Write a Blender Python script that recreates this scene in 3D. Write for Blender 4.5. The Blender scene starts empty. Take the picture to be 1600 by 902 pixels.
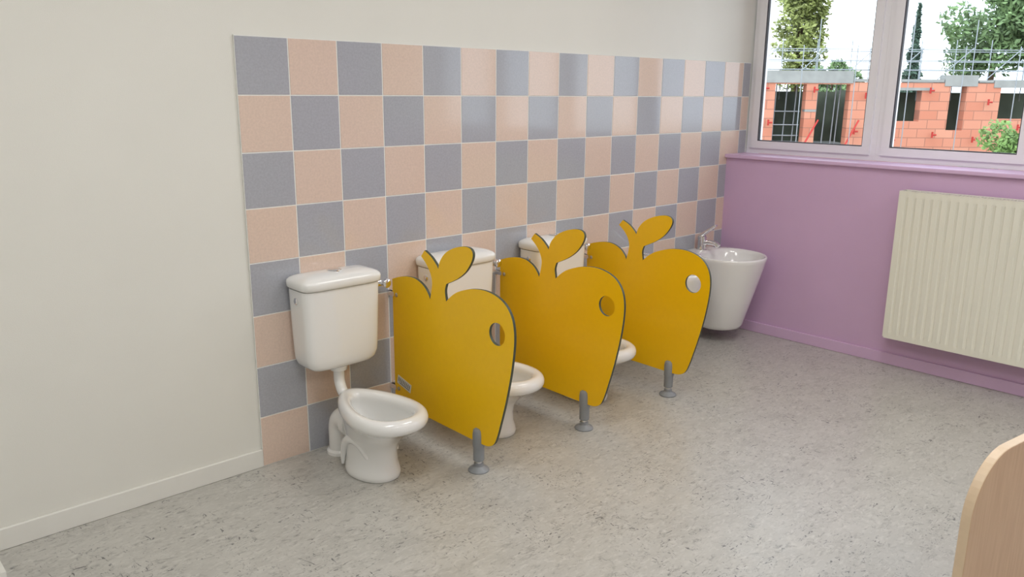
import bpy, bmesh, math, random
from mathutils import Vector, Matrix
random.seed(7)
S=bpy.context.scene
COL=S.collection
try:
    S.view_settings.view_transform='Standard'
except Exception: pass

# ------------------------------------------------------------------ materials
def srgb(r,g,b):
    f=lambda c:(c/255/12.92) if c/255<=0.04045 else ((c/255+0.055)/1.055)**2.4
    return (f(r),f(g),f(b),1)
def mat(name,col,rough=.5,var=.04,scale=20,metal=0,bump=0,bscale=200,coat=0,spec=.5):
    m=bpy.data.materials.new(name);m.use_nodes=True
    n=m.node_tree.nodes;l=m.node_tree.links;b=n['Principled BSDF']
    b.inputs['Roughness'].default_value=rough;b.inputs['Metallic'].default_value=metal
    b.inputs['Coat Weight'].default_value=coat;b.inputs['Coat Roughness'].default_value=.05
    b.inputs['Specular IOR Level'].default_value=spec
    tc=n.new('ShaderNodeTexCoord');no=n.new('ShaderNodeTexNoise');no.inputs['Scale'].default_value=scale;no.inputs['Detail'].default_value=4
    l.new(tc.outputs['Object'],no.inputs['Vector'])
    r=n.new('ShaderNodeValToRGB');r.color_ramp.elements[0].position=.3;r.color_ramp.elements[1].position=.7
    r.color_ramp.elements[0].color=tuple(c*(1-var) for c in col[:3])+(1,)
    r.color_ramp.elements[1].color=tuple(min(1,c*(1+var)) for c in col[:3])+(1,)
    l.new(no.outputs['Fac'],r.inputs['Fac']);l.new(r.outputs['Color'],b.inputs['Base Color'])
    if bump:
        n2=n.new('ShaderNodeTexNoise');n2.inputs['Scale'].default_value=bscale;l.new(tc.outputs['Object'],n2.inputs['Vector'])
        bp=n.new('ShaderNodeBump');bp.inputs['Strength'].default_value=bump;bp.inputs['Distance'].default_value=.002
        l.new(n2.outputs['Fac'],bp.inputs['Height']);l.new(bp.outputs['Normal'],b.inputs['Normal'])
    return m
M={}
M['wall']=mat('painted_wall',srgb(228,227,220),.7,.015,3,bump=.15,bscale=350)
M['ceil']=mat('ceiling_paint',srgb(240,240,240),.8,.01)
M['trimw']=mat('white_baseboard',srgb(230,229,223),.4,.01)
M['lilac']=mat('lilac_paint',srgb(212,178,213),.5,.02,4,bump=.15,bscale=350)
M['lilac2']=mat('lilac_trim',srgb(216,184,218),.35,.02,4)
M['tilep']=mat('tile_pink',srgb(222,199,184),.10,.05,130,spec=.6)
M['tileg']=mat('tile_grey',srgb(171,173,181),.10,.06,130,spec=.6)
M['grout']=mat('grout',srgb(232,232,228),.8,.03,60)
M['ceramic']=mat('white_ceramic',srgb(240,240,239),.08,.008,3,coat=.6)
M['lidplastic']=mat('white_plastic',srgb(240,240,238),.18,.008,3,coat=.3)
M['chrome']=mat('chrome',(.8,.8,.81,1),.12,.02,5,metal=1)
M['yellow']=mat('yellow_laminate',srgb(253,201,2),.38,.012,60,bump=.1,bscale=300)
M['edge']=mat('dark_panel_edge',srgb(66,72,56),.45,.06,80)
M['greyp']=mat('grey_nylon',srgb(142,146,150),.4,.04,30)
M['screw']=mat('steel_screw',(.55,.52,.42,1),.3,.03,30,metal=1)
M['paper']=mat('label_paper',srgb(225,225,215),.5,.02,60)
M['ink']=mat('label_ink',srgb(110,105,90),.6,.05,60)
M['rad']=mat('radiator_enamel',srgb(236,235,222),.3,.01,5)
M['dark']=mat('dark_gap',srgb(35,35,38),.7,.05,20)
M['intshade']=mat('painted_interior_shade',srgb(86,94,80),.9,.35,1.3)  # shade inside the building site, put into the wall colour
M['pvc']=mat('window_pvc',srgb(242,241,246),.25,.01,5)
M['gasket']=mat('rubber_gasket',srgb(55,55,62),.6,.05,50)
M['concrete']=mat('concrete',srgb(150,152,150),.9,.12,3,bump=.4,bscale=30)
M['steel']=mat('scaffold_steel',srgb(150,158,165),.5,.08,9)
M['redp']=mat('red_paint',srgb(180,45,38),.5,.05,9)
M['yelp']=mat('yellow_paint',srgb(215,180,60),.5,.05,9)
M['bark']=mat('bark',srgb(90,72,55),.9,.2,9)
M['leaf1']=mat('foliage_yellow_green',srgb(142,152,88),.7,.45,.9)
M['leaf2']=mat('foliage_green',srgb(112,138,92),.7,.45,1.1)
M['leaf3']=mat('foliage_conifer',srgb(78,102,88),.8,.4,1.3)
M['leaf4']=mat('foliage_shrub',srgb(122,155,85),.7,.4,2)
M['ground']=mat('outdoor_ground',srgb(130,122,105),.95,.25,.6)
M['water']=mat('water',srgb(205,212,212),.03,.01,4)

def wood():
    m=bpy.data.materials.new('beech_laminate');m.use_nodes=True
    n=m.node_tree.nodes;l=m.node_tree.links;b=n['Principled BSDF'];b.inputs['Roughness'].default_value=.4
    tc=n.new('ShaderNodeTexCoord');mp=n.new('ShaderNodeMapping');mp.inputs['Scale'].default_value=(60,60,4)
    no=n.new('ShaderNodeTexNoise');no.inputs['Scale'].default_value=1.5;no.inputs['Detail'].default_value=6
    l.new(tc.outputs['Object'],mp.inputs[0]);l.new(mp.outputs[0],no.inputs['Vector'])
    r=n.new('ShaderNodeValToRGB');r.color_ramp.elements[0].position=.3;r.color_ramp.elements[1].position=.72
    r.color_ramp.elements[0].color=srgb(194,160,128);r.color_ramp.elements[1].color=srgb(208,176,144)
    l.new(no.outputs['Fac'],r.inputs['Fac']);l.new(r.outputs['Color'],b.inputs['Base Color']);return m
M['wood']=wood()
M['woodedge']=mat('beech_edge_band',srgb(222,198,168),.4,.03,40)

def floor_mat():
    m=bpy.data.materials.new('linoleum_floor');m.use_nodes=True
    n=m.node_tree.nodes;l=m.node_tree.links;b=n['Principled BSDF'];b.inputs['Roughness'].default_value=.36
    b.inputs['Specular IOR Level'].default_value=.5
    tc=n.new('ShaderNodeTexCoord')
    def nz(sc,rot,scale,det,dist=0,rough=.6):
        mp=n.new('ShaderNodeMapping');mp.inputs['Scale'].default_value=sc;mp.inputs['Rotation'].default_value=(0,0,rot)
        no=n.new('ShaderNodeTexNoise');no.inputs['Scale'].default_value=scale;no.inputs['Detail'].default_value=det
        no.inputs['Distortion'].default_value=dist;no.inputs['Roughness'].default_value=rough
        l.new(tc.outputs['Object'],mp.inputs[0]);l.new(mp.outputs[0],no.inputs['Vector']);return no.outputs['Fac']
    def ramp(f,p0,p1,c0=(0,0,0,1),c1=(1,1,1,1)):
        r=n.new('ShaderNodeValToRGB');r.color_ramp.elements[0].position=p0;r.color_ramp.elements[1].position=p1
        r.color_ramp.elements[0].color=c0;r.color_ramp.elements[1].color=c1;l.new(f,r.inputs[0]);return r.outputs[0]
    def mul(a,c):
        x=n.new('ShaderNodeMath');x.operation='MULTIPLY';l.new(a,x.inputs[0]);l.new(c,x.inputs[1]);return x.outputs[0]
    def mix(fac,a,c):
        x=n.new('ShaderNodeMix');x.data_type='RGBA';l.new(fac,x.inputs[0])
        for v,i in((a,6),(c,7)):
            if isinstance(v,tuple): x.inputs[i].default_value=v
            else: l.new(v,x.inputs[i])
        return x.outputs[2]
    base=ramp(nz((1,1.6,1),.3,6,6,.6),.3,.7,srgb(178,176,170),srgb(191,189,183))
    c=mix(ramp(nz((1,2.2,1),.9,28,5,1.0),.50,.70),base,srgb(200,198,192))
    c=mix(ramp(nz((1,2.2,1),.2,24,6,1.2),.55,.68),c,srgb(160,158,153))
    mask=ramp(nz((1,1.3,1),1.3,5.5,3,.5),.44,.57)
    c=mix(mul(ramp(nz((1,2.8,1),.5,30,5,1.6),.60,.65),mask),c,srgb(108,107,106))
    mask2=ramp(nz((1.3,1,1),.3,4.5,3,.5),.46,.59)
    c=mix(mul(ramp(nz((2.6,1,1),.3,28,5,1.6),.61,.655),mask2),c,srgb(96,96,96))
    l.new(c,b.inputs['Base Color'])
    l.new(ramp(nz((1,1,1),0,9,4),.3,.7,(.27,.27,.27,1),(.38,.38,.38,1)),b.inputs['Roughness'])
    return m
M['floor']=floor_mat()

def glass():
    m=bpy.data.materials.new('window_glass');m.use_nodes=True;n=m.node_tree.nodes;l=m.node_tree.links
    n.clear();o=n.new('ShaderNodeOutputMaterial');t=n.new('ShaderNodeBsdfTransparent');g=n.new('ShaderNodeBsdfGlossy')
    g.inputs['Roughness'].default_value=.02;t.inputs[0].default_value=(.97,.98,.98,1)
    f=n.new('ShaderNodeFresnel');f.inputs[0].default_value=1.25;x=n.new('ShaderNodeMixShader')
    l.new(f.outputs[0],x.inputs[0]);l.new(t.outputs[0],x.inputs[1]);l.new(g.outputs[0],x.inputs[2]);l.new(x.outputs[0],o.inputs[0]);return m
M['glass']=glass()
def emis(name,col,st):
    m=bpy.data.materials.new(name);m.use_nodes=True;n=m.node_tree.nodes;l=m.node_tree.links
    n.clear();o=n.new('ShaderNodeOutputMaterial');e=n.new('ShaderNodeEmission');e.inputs[0].default_value=col;e.inputs[1].default_value=st
    l.new(e.outputs[0],o.inputs[0]);return m
M['fillglow']=emis('fill_emitter',(1,.975,.94,1),9.6)  # glow of the added overhead fill lights
def brick():
    m=bpy.data.materials.new('terracotta_blocks');m.use_nodes=True
    n=m.node_tree.nodes;l=m.node_tree.links;b=n['Principled BSDF'];b.inputs['Roughness'].default_value=.9
    tc=n.new('ShaderNodeTexCoord');mp=n.new('ShaderNodeMapping');mp.inputs['Rotation'].default_value=(math.radians(90),0,0)
    br=n.new('ShaderNodeTexBrick');br.inputs['Scale'].default_value=1
    br.inputs['Brick Width'].default_value=.5;br.inputs['Row Height'].default_value=.25;br.inputs['Mortar Size'].default_value=.012
    br.inputs['Color1'].default_value=srgb(196,126,102);br.inputs['Color2'].default_value=srgb(208,148,124);br.inputs['Mortar'].default_value=srgb(165,116,98)
    l.new(tc.outputs['Object'],mp.inputs[0]);l.new(mp.outputs[0],br.inputs['Vector']);l.new(br.outputs['Color'],b.inputs['Base Color']);return m
M['brick']=brick()

# ------------------------------------------------------------------ mesh helpers
def obj(name,verts,faces,mats,parent=None,smooth=False,fm=None,auto=None):
    me=bpy.data.meshes.new(name);me.from_pydata([tuple(v) for v in verts],[],faces)
    if not isinstance(mats,(list,tuple)): mats=[mats]
    for m in mats: me.materials.append(M[m])
    if fm:
        for p,i in zip(me.polygons,fm): p.material_index=i
    bm=bmesh.new();bm.from_mesh(me);bmesh.ops.recalc_face_normals(bm,faces=bm.faces);bm.to_mesh(me);bm.free()
    if smooth:
        for p in me.polygons:p.use_smooth=True
        if auto is not None:
            try: me.set_sharp_from_angle(angle=math.radians(auto))
            except Exception: pass
    o=bpy.data.objects.new(name,me);COL.objects.link(o)
    if parent: o.parent=parent
    return o
def empty(name,loc=(0,0,0),rz=0):
    e=bpy.data.objects.new(name,None);e.location=loc;e.rotation_euler=(0,0,rz);e.empty_display_size=.1;COL.objects.link(e);return e
BF=[(0,1,3,2),(4,6,7,5),(0,4,5,1),(2,3,7,6),(0,2,6,4),(1,5,7,3)]
def boxg(x0,x1,y0,y1,z0,z1): return [(x,y,z) for x in(x0,x1) for y in(y0,y1) for z in(z0,z1)]
def box(name,x0,x1,y0,y1,z0,z1,m,parent=None,bev=0):
    o=obj(name,boxg(x0,x1,y0,y1,z0,z1),BF,m,parent)
    if bev:
        b=o.modifiers.new('b','BEVEL');b.width=bev;b.segments=3;b.limit_method='ANGLE'
        for p in o.data.polygons:p.use_smooth=True
        w=o.modifiers.new('w','WEIGHTED_NORMAL')
    return o
def boxes(name,lst,m,parent=None,bev=0):
    v=[];f=[];fm=[];ms=m if isinstance(m,(list,tuple)) else [m]
    for b in lst:
        k=len(v);v+=boxg(*b[:6]);f+=[tuple(i+k for i in q) for q in BF];fm+=[b[6] if len(b)>6 else 0]*6
    o=obj(name,v,f,ms,parent,fm=fm)
    if bev:
        b=o.modifiers.new('b','BEVEL');b.width=bev;b.segments=2
    return o
def loft(name,rings,m,parent=None,cap0=True,cap1=True,auto=50,sub=0):
    n=len(rings[0]);v=[p for r in rings for p in r];f=[]
    for i in range(len(rings)-1):
        for j in range(n):
            k=(j+1)%n;f.append((i*n+j,i*n+k,(i+1)*n+k,(i+1)*n+j))
    if cap0:f.append(tuple(range(n)))
    if cap1:f.append(tuple((len(rings)-1)*n+j for j in range(n)))
    o=obj(name,v,f,m,parent,True,auto=auto)
    return o
def catmull(pts,n=6,closed=False):
    P=[Vector(p) for p in pts];out=[];N=len(P)
    for i in range(N if closed else N-1):
        if closed:p0,p1,p2,p3=P[(i-1)%N],P[i],P[(i+1)%N],P[(i+2)%N]
        else:p0,p1,p2,p3=P[max(i-1,0)],P[i],P[i+1],P[min(i+2,N-1)]
        for k in range(n):
            t=k/n;out.append(.5*((2*p1)+(p2-p0)*t+(2*p0-5*p1+4*p2-p3)*t*t+(3*p1-p0-3*p2+p3)*t**3))
    if not closed: out.append(P[-1])
    return out
def tube_geo(path,rad,seg=16):
    P=[Vector(p) for p in path];rings=[];up=None
    for i,p in enumerate(P):
        d=(P[min(i+1,len(P)-1)]-P[max(i-1,0)]).normalized()
        if up is None:
            up=Vector((0,0,1)) if abs(d.z)<.9 else Vector((1,0,0))
        s=d.cross(up).normalized();u=s.cross(d).normalized();up=u
        r=rad[i] if isinstance(rad,(list,tuple)) else rad
        rings.append([p+s*math.cos(2*math.pi*j/seg)*r+u*math.sin(2*math.pi*j/seg)*r for j in range(seg)])
    return rings
def tube(name,path,rad,m,parent=None,seg=16,auto=50): return loft(name,tube_geo(path,rad,seg),m,parent,auto=auto)
def lathe(name,c,prof,m,parent=None,seg=28,axis='z',auto=40):
    rings=[]
    for r,h in prof:
        ring=[]
        for j in range(seg):
            a=2*math.pi*j/seg;u,v=math.cos(a)*r,math.sin(a)*r
            if axis=='z':ring.append((c[0]+u,c[1]+v,c[2]+h))
            elif axis=='x':ring.append((c[0]+h,c[1]+u,c[2]+v))
            else:ring.append((c[0]+u,c[1]+h,c[2]+v))
        rings.append(ring)
    return loft(name,rings,m,parent,auto=auto)
def tubes(name,segs,rad,m,parent=None,seg=6):
    v=[];f=[]
    for a,b in segs:
        k=len(v);R=tube_geo([a,b],rad,seg)
        v+=[p for r in R for p in r]
        for j in range(seg):
            q=(j+1)%seg;f.append((k+j,k+q,k+seg+q,k+seg+j))
    return obj(name,v,f,m,parent,True)

# ------------------------------------------------------------------ room shell
XW=3.08;XG=3.28;YB=-5.6;XL=-2.6;H=2.75;XO=3.46
box('floor',XL-.2,XO,YB-.2,.2,-.12,0,'floor')
box('ceiling',XL-.2,XO,YB-.2,.2,H,H+.12,'ceil')
box('wall_back',-.93,XO,0.0,.2,0,H,'wall')
box('wall_left',XL-.2,-.93,-.27,.2,0,H,'wall')
box('wall_far_left',XL-.2,XL,YB-.2,-.27,0,H,'wall')
box('wall_front',XL,XO,YB-.2,YB,0,H,'wall')
WY=-4.70
boxes('wall_right',[(XW,XO,YB,0,0,1.04),(XW,XO,YB,0,2.42,H),(XW,XO,YB,WY,1.04,2.42)],'lilac')
sl=box('window_sill',XW-.02,XG+.01,WY,-.002,1.0401,1.062,'lilac2',bev=.005)
box('baseboard_back',-.917,-.001,-.013,-.0002,.0002,.072,'trimw',bev=.003)
boxes('baseboard_left',[(XL+.001,-.917,-.283,-.2702,.0003,.072),(-.9298,-.917,-.2702,-.0003,.0003,.072)],'trimw')
box('baseboard_right',XW-.014,XW-.0002,YB,-.0095,.0002,.062,'lilac2',bev=.003)

# tiles
def tiles():
    v=[];f=[];fm=[];g=.0020;T=.009
    ncol=17
    for i in range(ncol):
        x0=i*.2;x1=min((i+1)*.2,XG)
        if x0>=XG-.01: break
        for r in range(8):
            z0=r*.2;z1=z0+.2
            a0,a1,c0,c1=x0+g,x1-g,z0+g,z1-g;e=.0012
            k=len(v)
            v+=[(a0,-.001,c0),(a1,-.001,c0),(a1,-.001,c1),(a0,-.001,c1),
                (a0,-T+e,c0),(a1,-T+e,c0),(a1,-T+e,c1),(a0,-T+e,c1),
                (a0+e,-T,c0+e),(a1-e,-T,c0+e),(a1-e,-T,c1-e),(a0+e,-T,c1-e)]
            mi=0 if (i+r)%2==0 else 1   # r=0,i=0 pink
            for q in[(0,1,5,4),(1,2,6,5),(2,3,7,6),(3,0,4,7),(4,5,9,8),(5,6,10,9),(6,7,11,10),(7,4,8,11),(8,9,10,11)]:
                f.append(tuple(k+t for t in q));fm.append(mi)
    k=len(v);v+=boxg(0.0,XG,-.0076,-.0005,0,1.6015);f+=[tuple(i+k for i in q) for q in BF];fm+=[2]*6
    return obj('wall_tiles',v,f,['tilep','tileg','grout'],fm=fm)
tiles()

# windows
def frame(x0,x1,b,a,c,d,w):
    return [(x0,x1,b,a,c,c+w),(x0,x1,b,a,d-w,d),(x0,x1,a-w,a,c+w+.0001,d-w-.0001),(x0,x1,b,b+w,c+w+.0001,d-w-.0001)]
def window(idx,ya,yb):
    e=empty('window_%d'%idx)
    zb,zt=1.0622,2.4198
    x0,x1=XG,XG+.07
    w=.035
    boxes('outer_frame',frame(x0+.012,x1,yb+.0003,ya-.0003,zb,zt,w),'pvc',e)
    s=w-.004;t=.044
    a,b,c,d=ya-s,yb+s,zb+s,zt-s
    boxes('sash',frame(x0,x1-.012,b,a,c,d,t),'pvc',e)
    q=.005;a2,b2,c2,d2=a-t,b+t,c+t,d-t
    boxes('gasket',frame(x0+.005,x0+.028,b2+.0002,a2-.0002,c2+.0002,d2-.0002,q),'gasket',e)
    obj('glass_pane',[(x0+.02,b2,c2),(x0+.02,a2,c2),(x0+.02,a2,d2),(x0+.02,b2,d2)],[(0,1,2,3)],'glass',e)
ys=[-.012,-.815,-1.585,-2.36,-3.14,-3.92,-4.70]
for i in range(6): window(i+1,ys[i],ys[i+1])

# ------------------------------------------------------------------ toilets
def rrect(cx,cy,hx,hy,z,n=4.5,seg=48):
    out=[]
    for j in range(seg):
        a=2*math.pi*j/seg;c,s=math.cos(a),math.sin(a)
        out.append((cx+hx*math.copysign(abs(c)**(2/n),c),cy+hy*math.copysign(abs(s)**(2/n),s),z))
    return out
def egg(sx,yb,yf,z,k=.25,seg=56,n=2.1):
    yc=(yb+yf)/2;sy=abs(yb-yf)/2;out=[]
    for j in range(seg):
        a=2*math.pi*j/seg;c,s=math.cos(a),math.sin(a)
        cc=math.copysign(abs(c)**(2/n),c);ss=math.copysign(abs(s)**(2/n),s)
        out.append((sx*ss*(1-k*cc)/(1+k*.16),yc+sy*cc,z))
    return out
def toilet(x):
    e=empty('toilet',(x,0,0))
    # cistern
    R=[]
    for z,hx,yf in[(.374,.085,-.125),(.376,.114,-.142),(.383,.132,-.152),(.396,.146,-.159),(.421,.155,-.163),(.47,.158,-.165),(.60,.163,-.168),(.695,.166,-.170)]:
        R.append(rrect(0,(yf-.012)/2,hx,(-.012-yf)/2,z,6,80))
    loft('cistern_tank',R,'ceramic',e)
    R=[]
    for z,g in[(.696,-.004),(.699,.002),(.704,.006),(.722,.007),(.730,.004),(.737,-.004),(.743,-.018),(.748,-.04),(.751,-.065)]:
        R.append(rrect(0,-.092,.166+g,.082+g*.95 if g>-.03 else .082+g,z,6,80))
    loft('cistern_lid',R,'lidplastic',e,auto=70)
    lathe('flush_button',(0.0,-.095,.7495),[(.028,0),(.028,.004),(.024,.0055),(.022,.004),(.020,.0065),(.006,.0075)],'chrome',e)
    lathe('side_cap',(-.168,-.095,.655),[(.013,.008),(.013,0),(.010,-.002),(.003,-.002)],'chrome',e,axis='x',seg=20)
    tube('inlet_pipe',[(.155,-.085,.668),(.222,-.085,.668)],.007,'chrome',e,seg=12)
    lathe('stop_valve',(.208,-.085,.668),[(.012,-.016),(.016,-.014),(.016,.012),(.012,.014)],'chrome',e,axis='x',seg=16)
    tube('valve_to_wall',[(.222,-.105,.668),(.222,-.010,.668)],[.011,.011],'chrome',e,seg=14)
    lathe('valve_handle',(.222,-.105,.668),[(.010,.006),(.017,.004),(.018,-.016),(.012,-.020)],'chrome',e,axis='y',seg=16)
    lathe('valve_rosette',(.222,-.014,.668),[(.024,-.006),(.026,0),(.026,.0045)],'chrome',e,axis='y',seg=20)
    # flush pipe
    p=catmull([(0,-.095,.39),(0,-.095,.345),(0,-.098,.30),(0,-.122,.262),(0,-.150,.248),(0,-.172,.246)],6)
    tube('flush_pipe',p,.0215,'lidplastic',e,seg=20)
    lathe('flush_nut',(0,-.095,.348),[(.024,0),(.033,.004),(.036,.028),(.030,.034)],'lidplastic',e,seg=24)
    lathe('flush_collar',(0,-.160,.247),[(.024,.03),(.028,.026),(.029,.0),(.029,-.015)],'lidplastic',e,axis='y',seg=24)
    # bowl (outer skin, rim, inner skin)
    R=[egg(sx,yb,yf,z,k) for sx,yb,yf,z,k in[
        (.089,-.200,-.440,.0,-.05),(.093,-.197,-.444,.004,-.05),(.093,-.197,-.445,.020,-.05),(.090,-.200,-.440,.034,-.05),(.085,-.202,-.432,.06,-.05),
        (.084,-.202,-.430,.10,-.03),(.087,-.197,-.440,.135,.03),(.096,-.188,-.466,.165,.10),(.107,-.176,-.500,.192,.17),(.115,-.166,-.530,.212,.22),
        (.120,-.160,-.548,.222,.26),(.124,-.156,-.560,.229,.29),(.131,-.148,-.572,.234,.31),(.136,-.142,-.580,.242,.31),(.1385,-.139,-.584,.254,.31),(.138,-.140,-.583,.267,.31),(.133,-.146,-.577,.279,.31),
        (.123,-.157,-.567,.286,.31),(.110,-.172,-.554,.287,.32),(.098,-.188,-.541,.283,.34),(.090,-.200,-.531,.274,.36),(.087,-.204,-.527,.260,.36),
        (.090,-.202,-.53,.247,.34),(.090,-.205,-.52,.225,.28),(.081,-.222,-.485,.19,.15),(.062,-.250,-.44,.155,.05),(.046,-.27,-.40,.13,0),(.035,-.285,-.385,.12,0)]]
    loft('bowl',R,'ceramic',e,auto=75)
    loft('bowl_water',[egg(.064,-.246,-.442,.1585,.05),egg(.02,-.31,-.40,.159,0)],'water',e)
    # trapway relief on both flanks, blended into the pedestal
    for s in(-1,1):
        p=catmull([(s*.074,-.222,.02),(s*.075,-.235,.08),(s*.076,-.265,.128),(s*.077,-.31,.148),(s*.075,-.355,.135),(s*.066,-.385,.09)],6)
        tube('trap_relief',p,[.006+.013*math.sin(math.pi*i/(len(p)-1)) for i in range(len(p))],'ceramic',e,seg=18)
    p=catmull([(0,-.215,.150),(0,-.20,.152),(0,-.150,.155),(0,-.108,.148),(0,-.087,.118),(0,-.085,.07),(0,-.085,0.0)],6)
    tube('drain_elbow',p,[.020,.034]+[.046]*(len(p)-2),'lidplastic',e,seg=24)
    lathe('drain_collar',(0,-.178,.153),[(.050,-.018),(.056,-.014),(.057,.012),(.050,.016)],'lidplastic',e,axis='y',seg=24)
    lathe('floor_collar',(0,-.085,0),[(.056,0),(.056,.012),(.049,.02)],'lidplastic',e,seg=24)
for x in(.297,.897,1.497): toilet(x)

# ------------------------------------------------------------------ apple partitions
segsA=[ # corner-delimited smooth runs (y,z)
 [(-.047,.125),(-.047,.663)],
 [(-.047,.663),(-.103,.681),(-.170,.692),(-.221,.688),(-.263,.670),(-.290,.645),(-.303,.623)],
 [(-.303,.623),(-.313,.661),(-.318,.700),(-.305,.736),(-.281,.765),(-.250,.790)],
 [(-.250,.790),(-.272,.815)],
 [(-.272,.815),(-.312,.797),(-.344,.772),(-.359,.755)],
 [(-.359,.755),(-.370,.789),(-.405,.826),(-.458,.852),(-.514,.865),(-.549,.862),(-.563,.845),(-.554,.814),(-.521,.772),(-.472,.737),(-.406,.706)],
 [(-.406,.706),(-.397,.676),(-.404,.635)],
 [(-.404,.635),(-.436,.663),(-.479,.688),(-.550,.711),(-.622,.720),(-.681,.714),(-.732,.694),(-.766,.660),(-.783,.615),(-.786,.551),(-.773,.453),(-.747,.336),(-.718,.236),(-.697,.172),(-.678,.138),(-.645,.121),(-.600,.118)],
 [(-.600,.118),(-.047,.125)]]
def apple_mesh():
    pts=[]
    for s in segsA:
        if len(s)==2: pts.append(Vector((s[0][0],s[0][1],0)))
        else: pts+=catmull([(a,b,0) for a,b in s],5)[:-1]
    cu=bpy.data.curves.new('apple_outline','CURVE');cu.dimensions='2D';cu.fill_mode='BOTH'
    def sp(P):
        s=cu.splines.new('POLY');s.points.add(len(P)-1)
        for i,p in enumerate(P): s.points[i].co=(p[0],p[1],0,1)
        s.use_cyclic_u=True
    sp(pts)
    sp([(-.697+.043*math.cos(2*math.pi*i/40),.572+.043*math.sin(2*math.pi*i/40)) for i in range(40)])
    cu.extrude=.0052;cu.bevel_depth=.0008;cu.bevel_resolution=1
    o=bpy.data.objects.new('tmp',cu);COL.objects.link(o)
    dg=bpy.context.evaluated_depsgraph_get();me=bpy.data.meshes.new_from_object(o.evaluated_get(dg))
    bpy.data.objects.remove(o)
    me.materials.clear();me.materials.append(M['yellow']);me.materials.append(M['edge'])
    for p in me.polygons:
        p.use_smooth=False;p.material_index=0 if abs(p.normal.z)>.9 else 1
    me.transform(Matrix(((0,0,1,0),(1,0,0,0),(0,1,0,0),(0,0,0,1))))
    me.name='apple_panel';return me
AM=apple_mesh()
def partition(x,label):
    e=empty('apple_partition',(x,0,0))
    o=bpy.data.objects.new('panel',AM);COL.objects.link(o);o.parent=e
    yl=-.588
    lathe('leg_foot',(0,yl,0),[(.040,0),(.041,.004),(.037,.010),(.024,.015),(.019,.020),(.019,.030)],'greyp',e)
    lathe('leg_stem',(0,yl,.02),[(.013,0),(.013,.05)],'chrome',e)
    lathe('leg_sleeve',(0,yl,.040),[(.017,0),(.0215,.004),(.0215,.075),(.0225,.078),(.0225,.09),(.0195,.094)],'greyp',e)
    for s in(-1,1):
        R=[]
        for z,r in[(.100,.022),(.150,.022),(.168,.019),(.175,.010)]:
            R.append([(s*.006+s*max(0,r*.75*math.sin(math.pi*j/12)),yl+r*math.cos(math.pi*j/12),z) for j in range(13)])
        loft('clamp_jaw',R,'greyp',e)
    for z in(.60,.19):
        boxes('wall_clip',[(-.009,.009,-.022,-.0092,z-.012,z+.012),(-.009,-.006,-.058,-.0222,z-.009,z+.009),(.006,.009,-.058,-.0222,z-.009,z+.009)],'chrome',e)
        lathe('clip_screw',(-.006,-.075,z),[(.009,.001),(.009,-.002),(.006,-.005),(.001,-.005)],'screw',e,axis='x',seg=16)
        lathe('clip_screw',(.006,-.075,z),[(.009,-.001),(.009,.002),(.006,.005),(.001,.005)],'screw',e,axis='x',seg=16)
    if label:
        st=box('label_sticker',-.0075,-.0062,-.048,.048,-.019,.019,'paper',e)
        st.location=(0,-.115,.222);st.rotation_euler=(math.radians(14),0,0)
        li=boxes('label_print',[(-.0079,-.0074,-.04+.011*i,-.04+.011*i+.004,-.006,.012) for i in range(8)]+[(-.0079,-.0074,-.04,.03,-.012,-.009)],'ink',e)
        li.location=st.location;li.rotation_euler=st.rotation_euler
partition(.6,True);partition(1.2,False);partition(1.8,False)

# ------------------------------------------------------------------ wash basins
def dsec(r,cy,yback,z,n=3.2,seg=64,yw=None):
    out=[]
    for j in range(seg):
        a=2*math.pi*j/seg;c,s=math.cos(a),math.sin(a)
        if s<=0: out.append((r*c,cy+r*s,z))
        else:
            out.append((r*math.copysign(abs(c)**(2/n),c),cy+(yback-cy)*abs(s)**(2/n),z))
    return out
def basin(x):
    e=empty('washbasin',(x,0,0))
    R=[]
    for z,r,cy in[(.072,.085,-.20),(.074,.108,-.21),(.082,.122,-.215),(.100,.129,-.22),(.25,.157,-.235),(.40,.186,-.25),(.485,.201,-.258),(.503,.204,-.26),(.510,.202,-.26),(.513,.198,-.26)]:
        R.append(dsec(r,cy,-.0095 if z>.1 else -.03,z))
    R+= [dsec(.194,-.26,-.10,.513,2.4),dsec(.188,-.26,-.105,.509,2.3),dsec(.182,-.26,-.11,.49,2.2),dsec(.163,-.26,-.12,.43,2),dsec(.12,-.26,-.15,.385,2),dsec(.05,-.26,-.21,.372,2),dsec(.02,-.26,-.24,.37,2)]
    loft('basin_body',R,'ceramic',e,auto=60)
    lathe('drain_ring',(0,-.26,.371),[(.024,0),(.024,.003),(.018,.003),(.016,.001)],'chrome',e)
    # mixer tap: body, spout and long flat lever
    lathe('tap_base',(0,-.058,.512),[(.031,0),(.031,.004),(.025,.007),(.024,.062),(.026,.064),(.026,.080),(.014,.088)],'chrome',e)
    tube('tap_spout',catmull([(0,-.062,.548),(0,-.10,.560),(0,-.150,.560),(0,-.172,.546)],5),.0145,'chrome',e,seg=14)
    L=[]
    for t,w,h in[(0,.022,.015),(.2,.023,.014),(.6,.020,.010),(.95,.017,.007),(1,.012,.003)]:
        c=Vector((0,-.045-.105*t,.592+.078*t));nrm=Vector((0,.59,.81))
        L.append([tuple(c+Vector((w*math.cos(a),0,0))+nrm*(h*math.sin(a))) for a in [2*math.pi*j/16 for j in range(16)]])
    loft('tap_lever',L,'chrome',e)
basin(2.20);basin(2.80)

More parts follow.
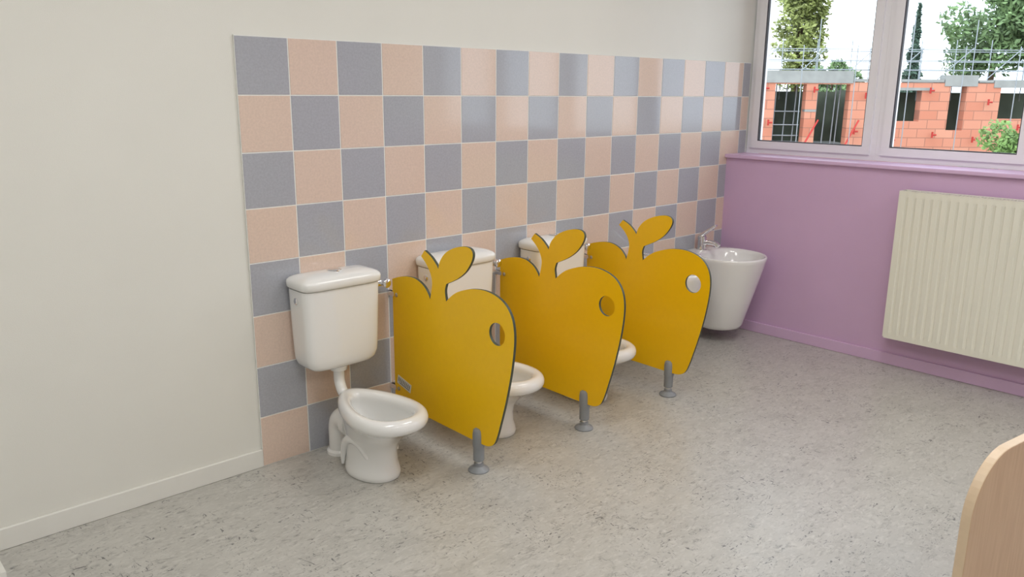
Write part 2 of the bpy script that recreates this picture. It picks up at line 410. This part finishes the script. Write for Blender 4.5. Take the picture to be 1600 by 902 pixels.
# ------------------------------------------------------------------ radiator
def radiator():
    e=empty('radiator',(0,0,0))
    ya,yb,z0,z1=-1.105,-2.405,.175,.945;xf,xb=2.965,3.055
    prof=[];p=.040
    prof.append((ya,0))
    n=int(round((ya-yb-.03)/p))
    for i in range(n):
        c=ya-.032-i*p
        prof+= [(c+.009,0),(c+.005,1),(c-.005,1),(c-.009,0)]
    prof.append((yb,0))
    zs=[(z0,0),(z0+.028,0),(z0+.038,1),(z1-.038,1),(z1-.028,0),(z1,0)]
    v=[];f=[]
    for z,a in zs:
        for yy,b in prof: v.append((xf+.0045*a*b,yy,z))
    n=len(prof)
    for i in range(len(zs)-1):
        for j in range(n-1): f.append((i*n+j,i*n+j+1,(i+1)*n+j+1,(i+1)*n+j))
    obj('front_panel',v,f,'rad',e,True,auto=25)
    boxes('side_covers',[(xf,xb,ya+.0002,ya+.006,z0+.004,z1+.002),(xf,xb,yb-.006,yb-.0002,z0+.004,z1+.002),(xf-.001,xf+.004,yb,ya,z1+.0002,z1+.003),(xb-.004,xb,yb,ya,z0,z1+.002),(xf,xf+.004,yb,ya,z0-.002,z0-.0002)],'rad',e)
    g=[(xf+.0142,xb-.0142,ya-.03-.016*i-.007,ya-.03-.016*i,z1-.006,z1) for i in range(int((ya-yb-.05)/.016))]
    g+=[(xf+.006,xf+.014,yb,ya,z1-.007,z1+.001),(xb-.014,xb-.0045,yb,ya,z1-.007,z1+.001)]
    boxes('top_grille',g,'rad',e)
    boxes('convector_core',[(xf+.012,xb-.012,yb+.02,ya-.02,z0+.02,z1-.03)],'greyp',e)
    boxes('wall_brackets',[(xb,XW,-1.30,-1.27,z0+.05,z1-.05),(xb,XW,-2.2,-2.17,z0+.05,z1-.05)],'rad',e)
    tube('supply_pipe',[(3.03,-2.37,z0+.01),(3.03,-2.37,0)],.008,'rad',e,seg=12)
radiator()

# ------------------------------------------------------------------ low wooden partition in front corner
def woodpanel():
    e=empty('wooden_divider',(.495,-2.303,0),math.radians(-8))
    L=.95;Hh=.682;r=.14;r2=.13
    out=[(0,0)]+[(r-r*math.cos(a),Hh-r+r*math.sin(a)) for a in[math.pi/2*i/14 for i in range(15)]]+[(L-r2+r2*math.sin(a),Hh-r2+r2*math.cos(a)) for a in[math.pi/2*i/14 for i in range(15)]]+[(L,0)]
    n=len(out);T=.022
    v=[(a,0,b) for a,b in out]+[(a,T,b) for a,b in out]
    f=[tuple(range(n)),tuple(range(n,2*n))]+[(i,(i+1)%n,n+(i+1)%n,n+i) for i in range(n)]
    o=obj('board',v,f,['wood','woodedge'],e,fm=[0,0]+[1]*n)
    b=o.modifiers.new('b','BEVEL');b.width=.0025;b.segments=2;b.limit_method='ANGLE'
    box('foot_left',.12,.15,-.10,.122,0,.05,'wood',e,bev=.004);box('foot_right',L-.15,L-.12,-.10,.122,0,.05,'wood',e,bev=.004)
woodpanel()

# ------------------------------------------------------------------ added fill lights, out of view, dressed as ceiling fixtures
for lx,ly in[(-.6,-1.6),(1.6,-1.6),(-.6,-4.0),(1.6,-4.0)]:
    e=empty('added_fill_light',(lx,ly,0))
    boxes('fill_housing',[(-.62,.62,-.32,-.30,2.69,H),(-.62,.62,.30,.32,2.69,H),(-.62,-.60,-.30,.30,2.69,H),(.60,.62,-.30,.30,2.69,H)],'trimw',e)
    obj('fill_face',[(-.6,-.3,2.70),(-.6,.3,2.70),(.6,.3,2.70),(.6,-.3,2.70)],[(0,1,2,3)],'fillglow',e)

# ------------------------------------------------------------------ outdoors
box('ground',3.6,90,-40,70,-1.7,-1.5,'ground')
def building():
    k=1.5
    e=empty('building_under_construction',(17.88,11.13,0),math.atan2(-.694,.720))
    Z=lambda z:1.42+(z-1.42)*k
    # local x along facade, y=depth (away is +y)
    zt=Z(1.64);zb=-1.5;x0,x1=0*k,8.2*k
    ops=[(1.81,2.38,.42,1.60),(2.59,3.18,.42,1.60),(4.08,4.50,.94,1.50),(5.02,5.32,.78,1.60),(5.94,6.70,1.0,1.60)]
    ops=[(a*k,b*k,Z(c),Z(d)) for a,b,c,d in ops]
    L=[];xs=x0
    for a,b,c,d in ops:
        L.append((xs,a,0,.3,zb,zt));L.append((a+.0005,b-.0005,0,.3,zb,c))
        if zt-d>.02:L.append((a+.0005,b-.0005,0,.3,d,zt))
        xs=b
    L.append((xs,x1,0,.3,zb,zt))
    boxes('block_wall',L,'brick',e)
    boxes('concrete_lintels',[(1.45*k,3.22*k,-.03,.33,Z(1.62),Z(1.84)),(3.9*k,4.7*k,-.02,.32,Z(1.50),Z(1.55)),(4.9*k,5.5*k,-.02,.32,Z(1.58),Z(1.78)),(5.8*k,6.9*k,-.02,.32,Z(1.56),Z(1.70)),
        (3.23*k,4.88*k,-.02,.32,Z(1.65),Z(1.70)),(5.52*k,5.78*k,-.02,.32,Z(1.65),Z(1.69)),(2.38*k,2.59*k,-.012,.2,Z(1.1),Z(1.14))],'concrete',e)
    boxes('rear_walls',[(x0,x1,4.0,4.2,zb,zt-.25),(3.9*k,3.95*k,.31,3.99,zb,zt-.2),(0,.3,.31,3.99,zb,zt)],'intshade',e)  # coloured dark so the openings look unlit inside
    boxes('floor_slab',[(x0+.31,x1,.31,3.99,Z(.35),Z(.42))],'concrete',e)
    boxes('ceiling_slab',[(x0,3.3*k,.34,4.6,Z(1.66),Z(1.74)),(4.8*k,x1,.34,4.6,Z(1.60),Z(1.66))],'concrete',e)
    seg=[]
    for i in range(14):
        xx=(1.2+i*.48)*k
        seg.append(((xx,.45 if i%2 else -.5,zt-.1 if i%2 else zb),(xx,.45 if i%2 else -.5,zt+(.95 if i%3 else 1.7))))
    for z in(.35,.6,.9):
        seg.append(((0,.45,zt+z),(x1,.45,zt+z)));seg.append(((0,2.6,zt+z+.05),(x1,2.6,zt+z+.05)))
    for i in range(10):
        xx=(1.0+i*.7)*k;seg.append(((xx,2.6,zt-.5),(xx,2.6,zt+1.3)))
    for i in range(6):
        xx=(1.3+i*.9)*k;seg.append(((xx,.45,zt+.1),(xx+.9,.45,zt+.95)))
    tubes('scaffold_poles',seg,.013,'steel',e)
    seg=[]
    for a in(1.9,2.1,2.28,2.68,2.85,3.02,3.1,4.2,5.12): seg.append(((a*k,.5,Z(.3)),(a*k+.04,.5,Z(1.60))))
    for z in(.65,.85,1.1): seg.append(((1.8*k,.42,Z(z)),(2.38*k,.42,Z(z))))
    tubes('props',seg,.018,'steel',e)
    seg=[]
    for a in(2.2,2.95): seg.append(((a*k,-.7,Z(.40)),((a+.42)*k,-.1,Z(.95))))
    for a,z in((1.6,1.52),(1.7,.9),(2.5,1.5),(3.3,.75),(4.62,1.5),(4.75,.7),(5.7,1.3),(6.3,.85),(4.0,.6),(5.5,.62),(3.45,1.4)): seg.append((((a)*k,-.12,Z(z)),((a+.07)*k,-.12,Z(z))));seg.append(((a*k,-.12,Z(z)-.08),(a*k,-.12,Z(z)+.08)))
    tubes('red_braces',seg,.026,'redp',e)
    tubes('yellow_rail',[((3.9*k,-.9,Z(.44)),(6.0*k,-.9,Z(.40))),((1.5*k,-.9,Z(.48)),(3.5*k,-.9,Z(.45)))],.03,'yelp',e)
building()

def foliage(name,c,rad,n,leaf,m,trunk_to=-1.5,blobs=9,cone=False,zs=None):
    e=empty(name,(c[0],c[1],0));v=[];f=[]
    B=[]
    if not cone:
        for i in range(blobs):
            while True:
                p=Vector((random.uniform(-1,1),random.uniform(-1,1),random.uniform(-1,1)))
                if p.length<1:break
            B.append((Vector((p.x*rad[0]*.68,p.y*rad[0]*.68,p.z*rad[1]*.75)),random.uniform(.32,.5)*min(rad[0],rad[1]*.8)))
    for i in range(n):
        if cone:
            t=random.random()**.7;rr=rad[0]*t*(.75+.25*math.sin(t*40));a=random.random()*6.283
            q=Vector((rr*math.cos(a)*random.uniform(.5,1),rr*math.sin(a)*random.uniform(.5,1),rad[1]*(1-2*t)))
        else:
            b,r=random.choice(B);d=Vector((random.gauss(0,1),random.gauss(0,1),random.gauss(0,1))).normalized();q=b+d*r*random.uniform(.6,1.08)
        u=Vector((random.gauss(0,1),random.gauss(0,1),random.gauss(0,1))).normalized();w=u.orthogonal().normalized()
        s=leaf*random.uniform(.6,1.3);k=len(v)
        q=q+Vector((0,0,c[2]))
        v+=[q-u*s,q+w*s*.55,q+u*s,q-w*s*.55];f.append((k,k+1,k+2,k+3))
    obj('leaves',v,f,m,e)
    tr=[(0,0,trunk_to),(0.05,0,c[2]-rad[1]*.3),(0,.05,c[2]+rad[1]*.5)]
    tube('trunk',tr,[.05*rad[1]+.03,.035*rad[1]+.02,.015],'bark',e,seg=8)
foliage('poplar_tree',(35.9,17.4,4.9),(1.5,4.3),7500,.13,'leaf1',blobs=34)
foliage('conifer_tree',(39.9,13.6,2.4),(.95,3.2),3500,.12,'leaf3',cone=True)
foliage('broadleaf_tree',(42.6,11.0,4.3),(3.0,2.9),7000,.16,'leaf2',blobs=22)
foliage('broadleaf_tree',(50.0,22.5,1.9),(2.2,1.7),3000,.17,'leaf2',blobs=10)
foliage('broadleaf_tree',(46.0,4.0,3.4),(3.6,3.2),5000,.18,'leaf2',blobs=16)
foliage('green_shrub',(18.3,3.0,-.1),(.85,.95),3500,.06,'leaf4',blobs=10)

# ------------------------------------------------------------------ world, sun
w=bpy.data.worlds.new('overcast_sky');S.world=w;w.use_nodes=True
n=w.node_tree.nodes;l=w.node_tree.links;bg=n['Background']
tc=n.new('ShaderNodeTexCoord');no=n.new('ShaderNodeTexNoise');no.inputs['Scale'].default_value=2.5;no.inputs['Detail'].default_value=4
r=n.new('ShaderNodeValToRGB');r.color_ramp.elements[0].position=.35;r.color_ramp.elements[1].position=.6
r.color_ramp.elements[0].color=(.66,.82,1,1);r.color_ramp.elements[1].color=(.93,.97,1,1)
l.new(tc.outputs['Generated'],no.inputs['Vector']);l.new(no.outputs['Fac'],r.inputs[0]);l.new(r.outputs[0],bg.inputs[0])
bg.inputs[1].default_value=2.9
sd=bpy.data.lights.new('sun','SUN');sd.energy=.8;sd.angle=.15;sd.color=(1,.95,.88)
so=bpy.data.objects.new('sun',sd);COL.objects.link(so)
so.rotation_euler=Vector((-.55,-.1,1)).to_track_quat('Z','Y').to_euler()

# ------------------------------------------------------------------ camera (calibrated from tile grid)
Rm=[[0.73389,-0.67923,0.00783],[-0.15496,-0.17863,-0.97164],[0.66136,0.71186,-0.23635]]
cd=bpy.data.cameras.new('camera');cd.sensor_width=36;cd.lens=1264.39/1600*36;cd.clip_end=300;cd.clip_start=.05
co=bpy.data.objects.new('camera',cd);COL.objects.link(co)
right=Vector(Rm[0]);down=Vector(Rm[1]);fw=Vector(Rm[2])
mt=Matrix((right,-down,-fw)).transposed().to_4x4();mt.translation=Vector((-1.2607,-2.7707,1.4186))
co.matrix_world=mt
S.camera=co
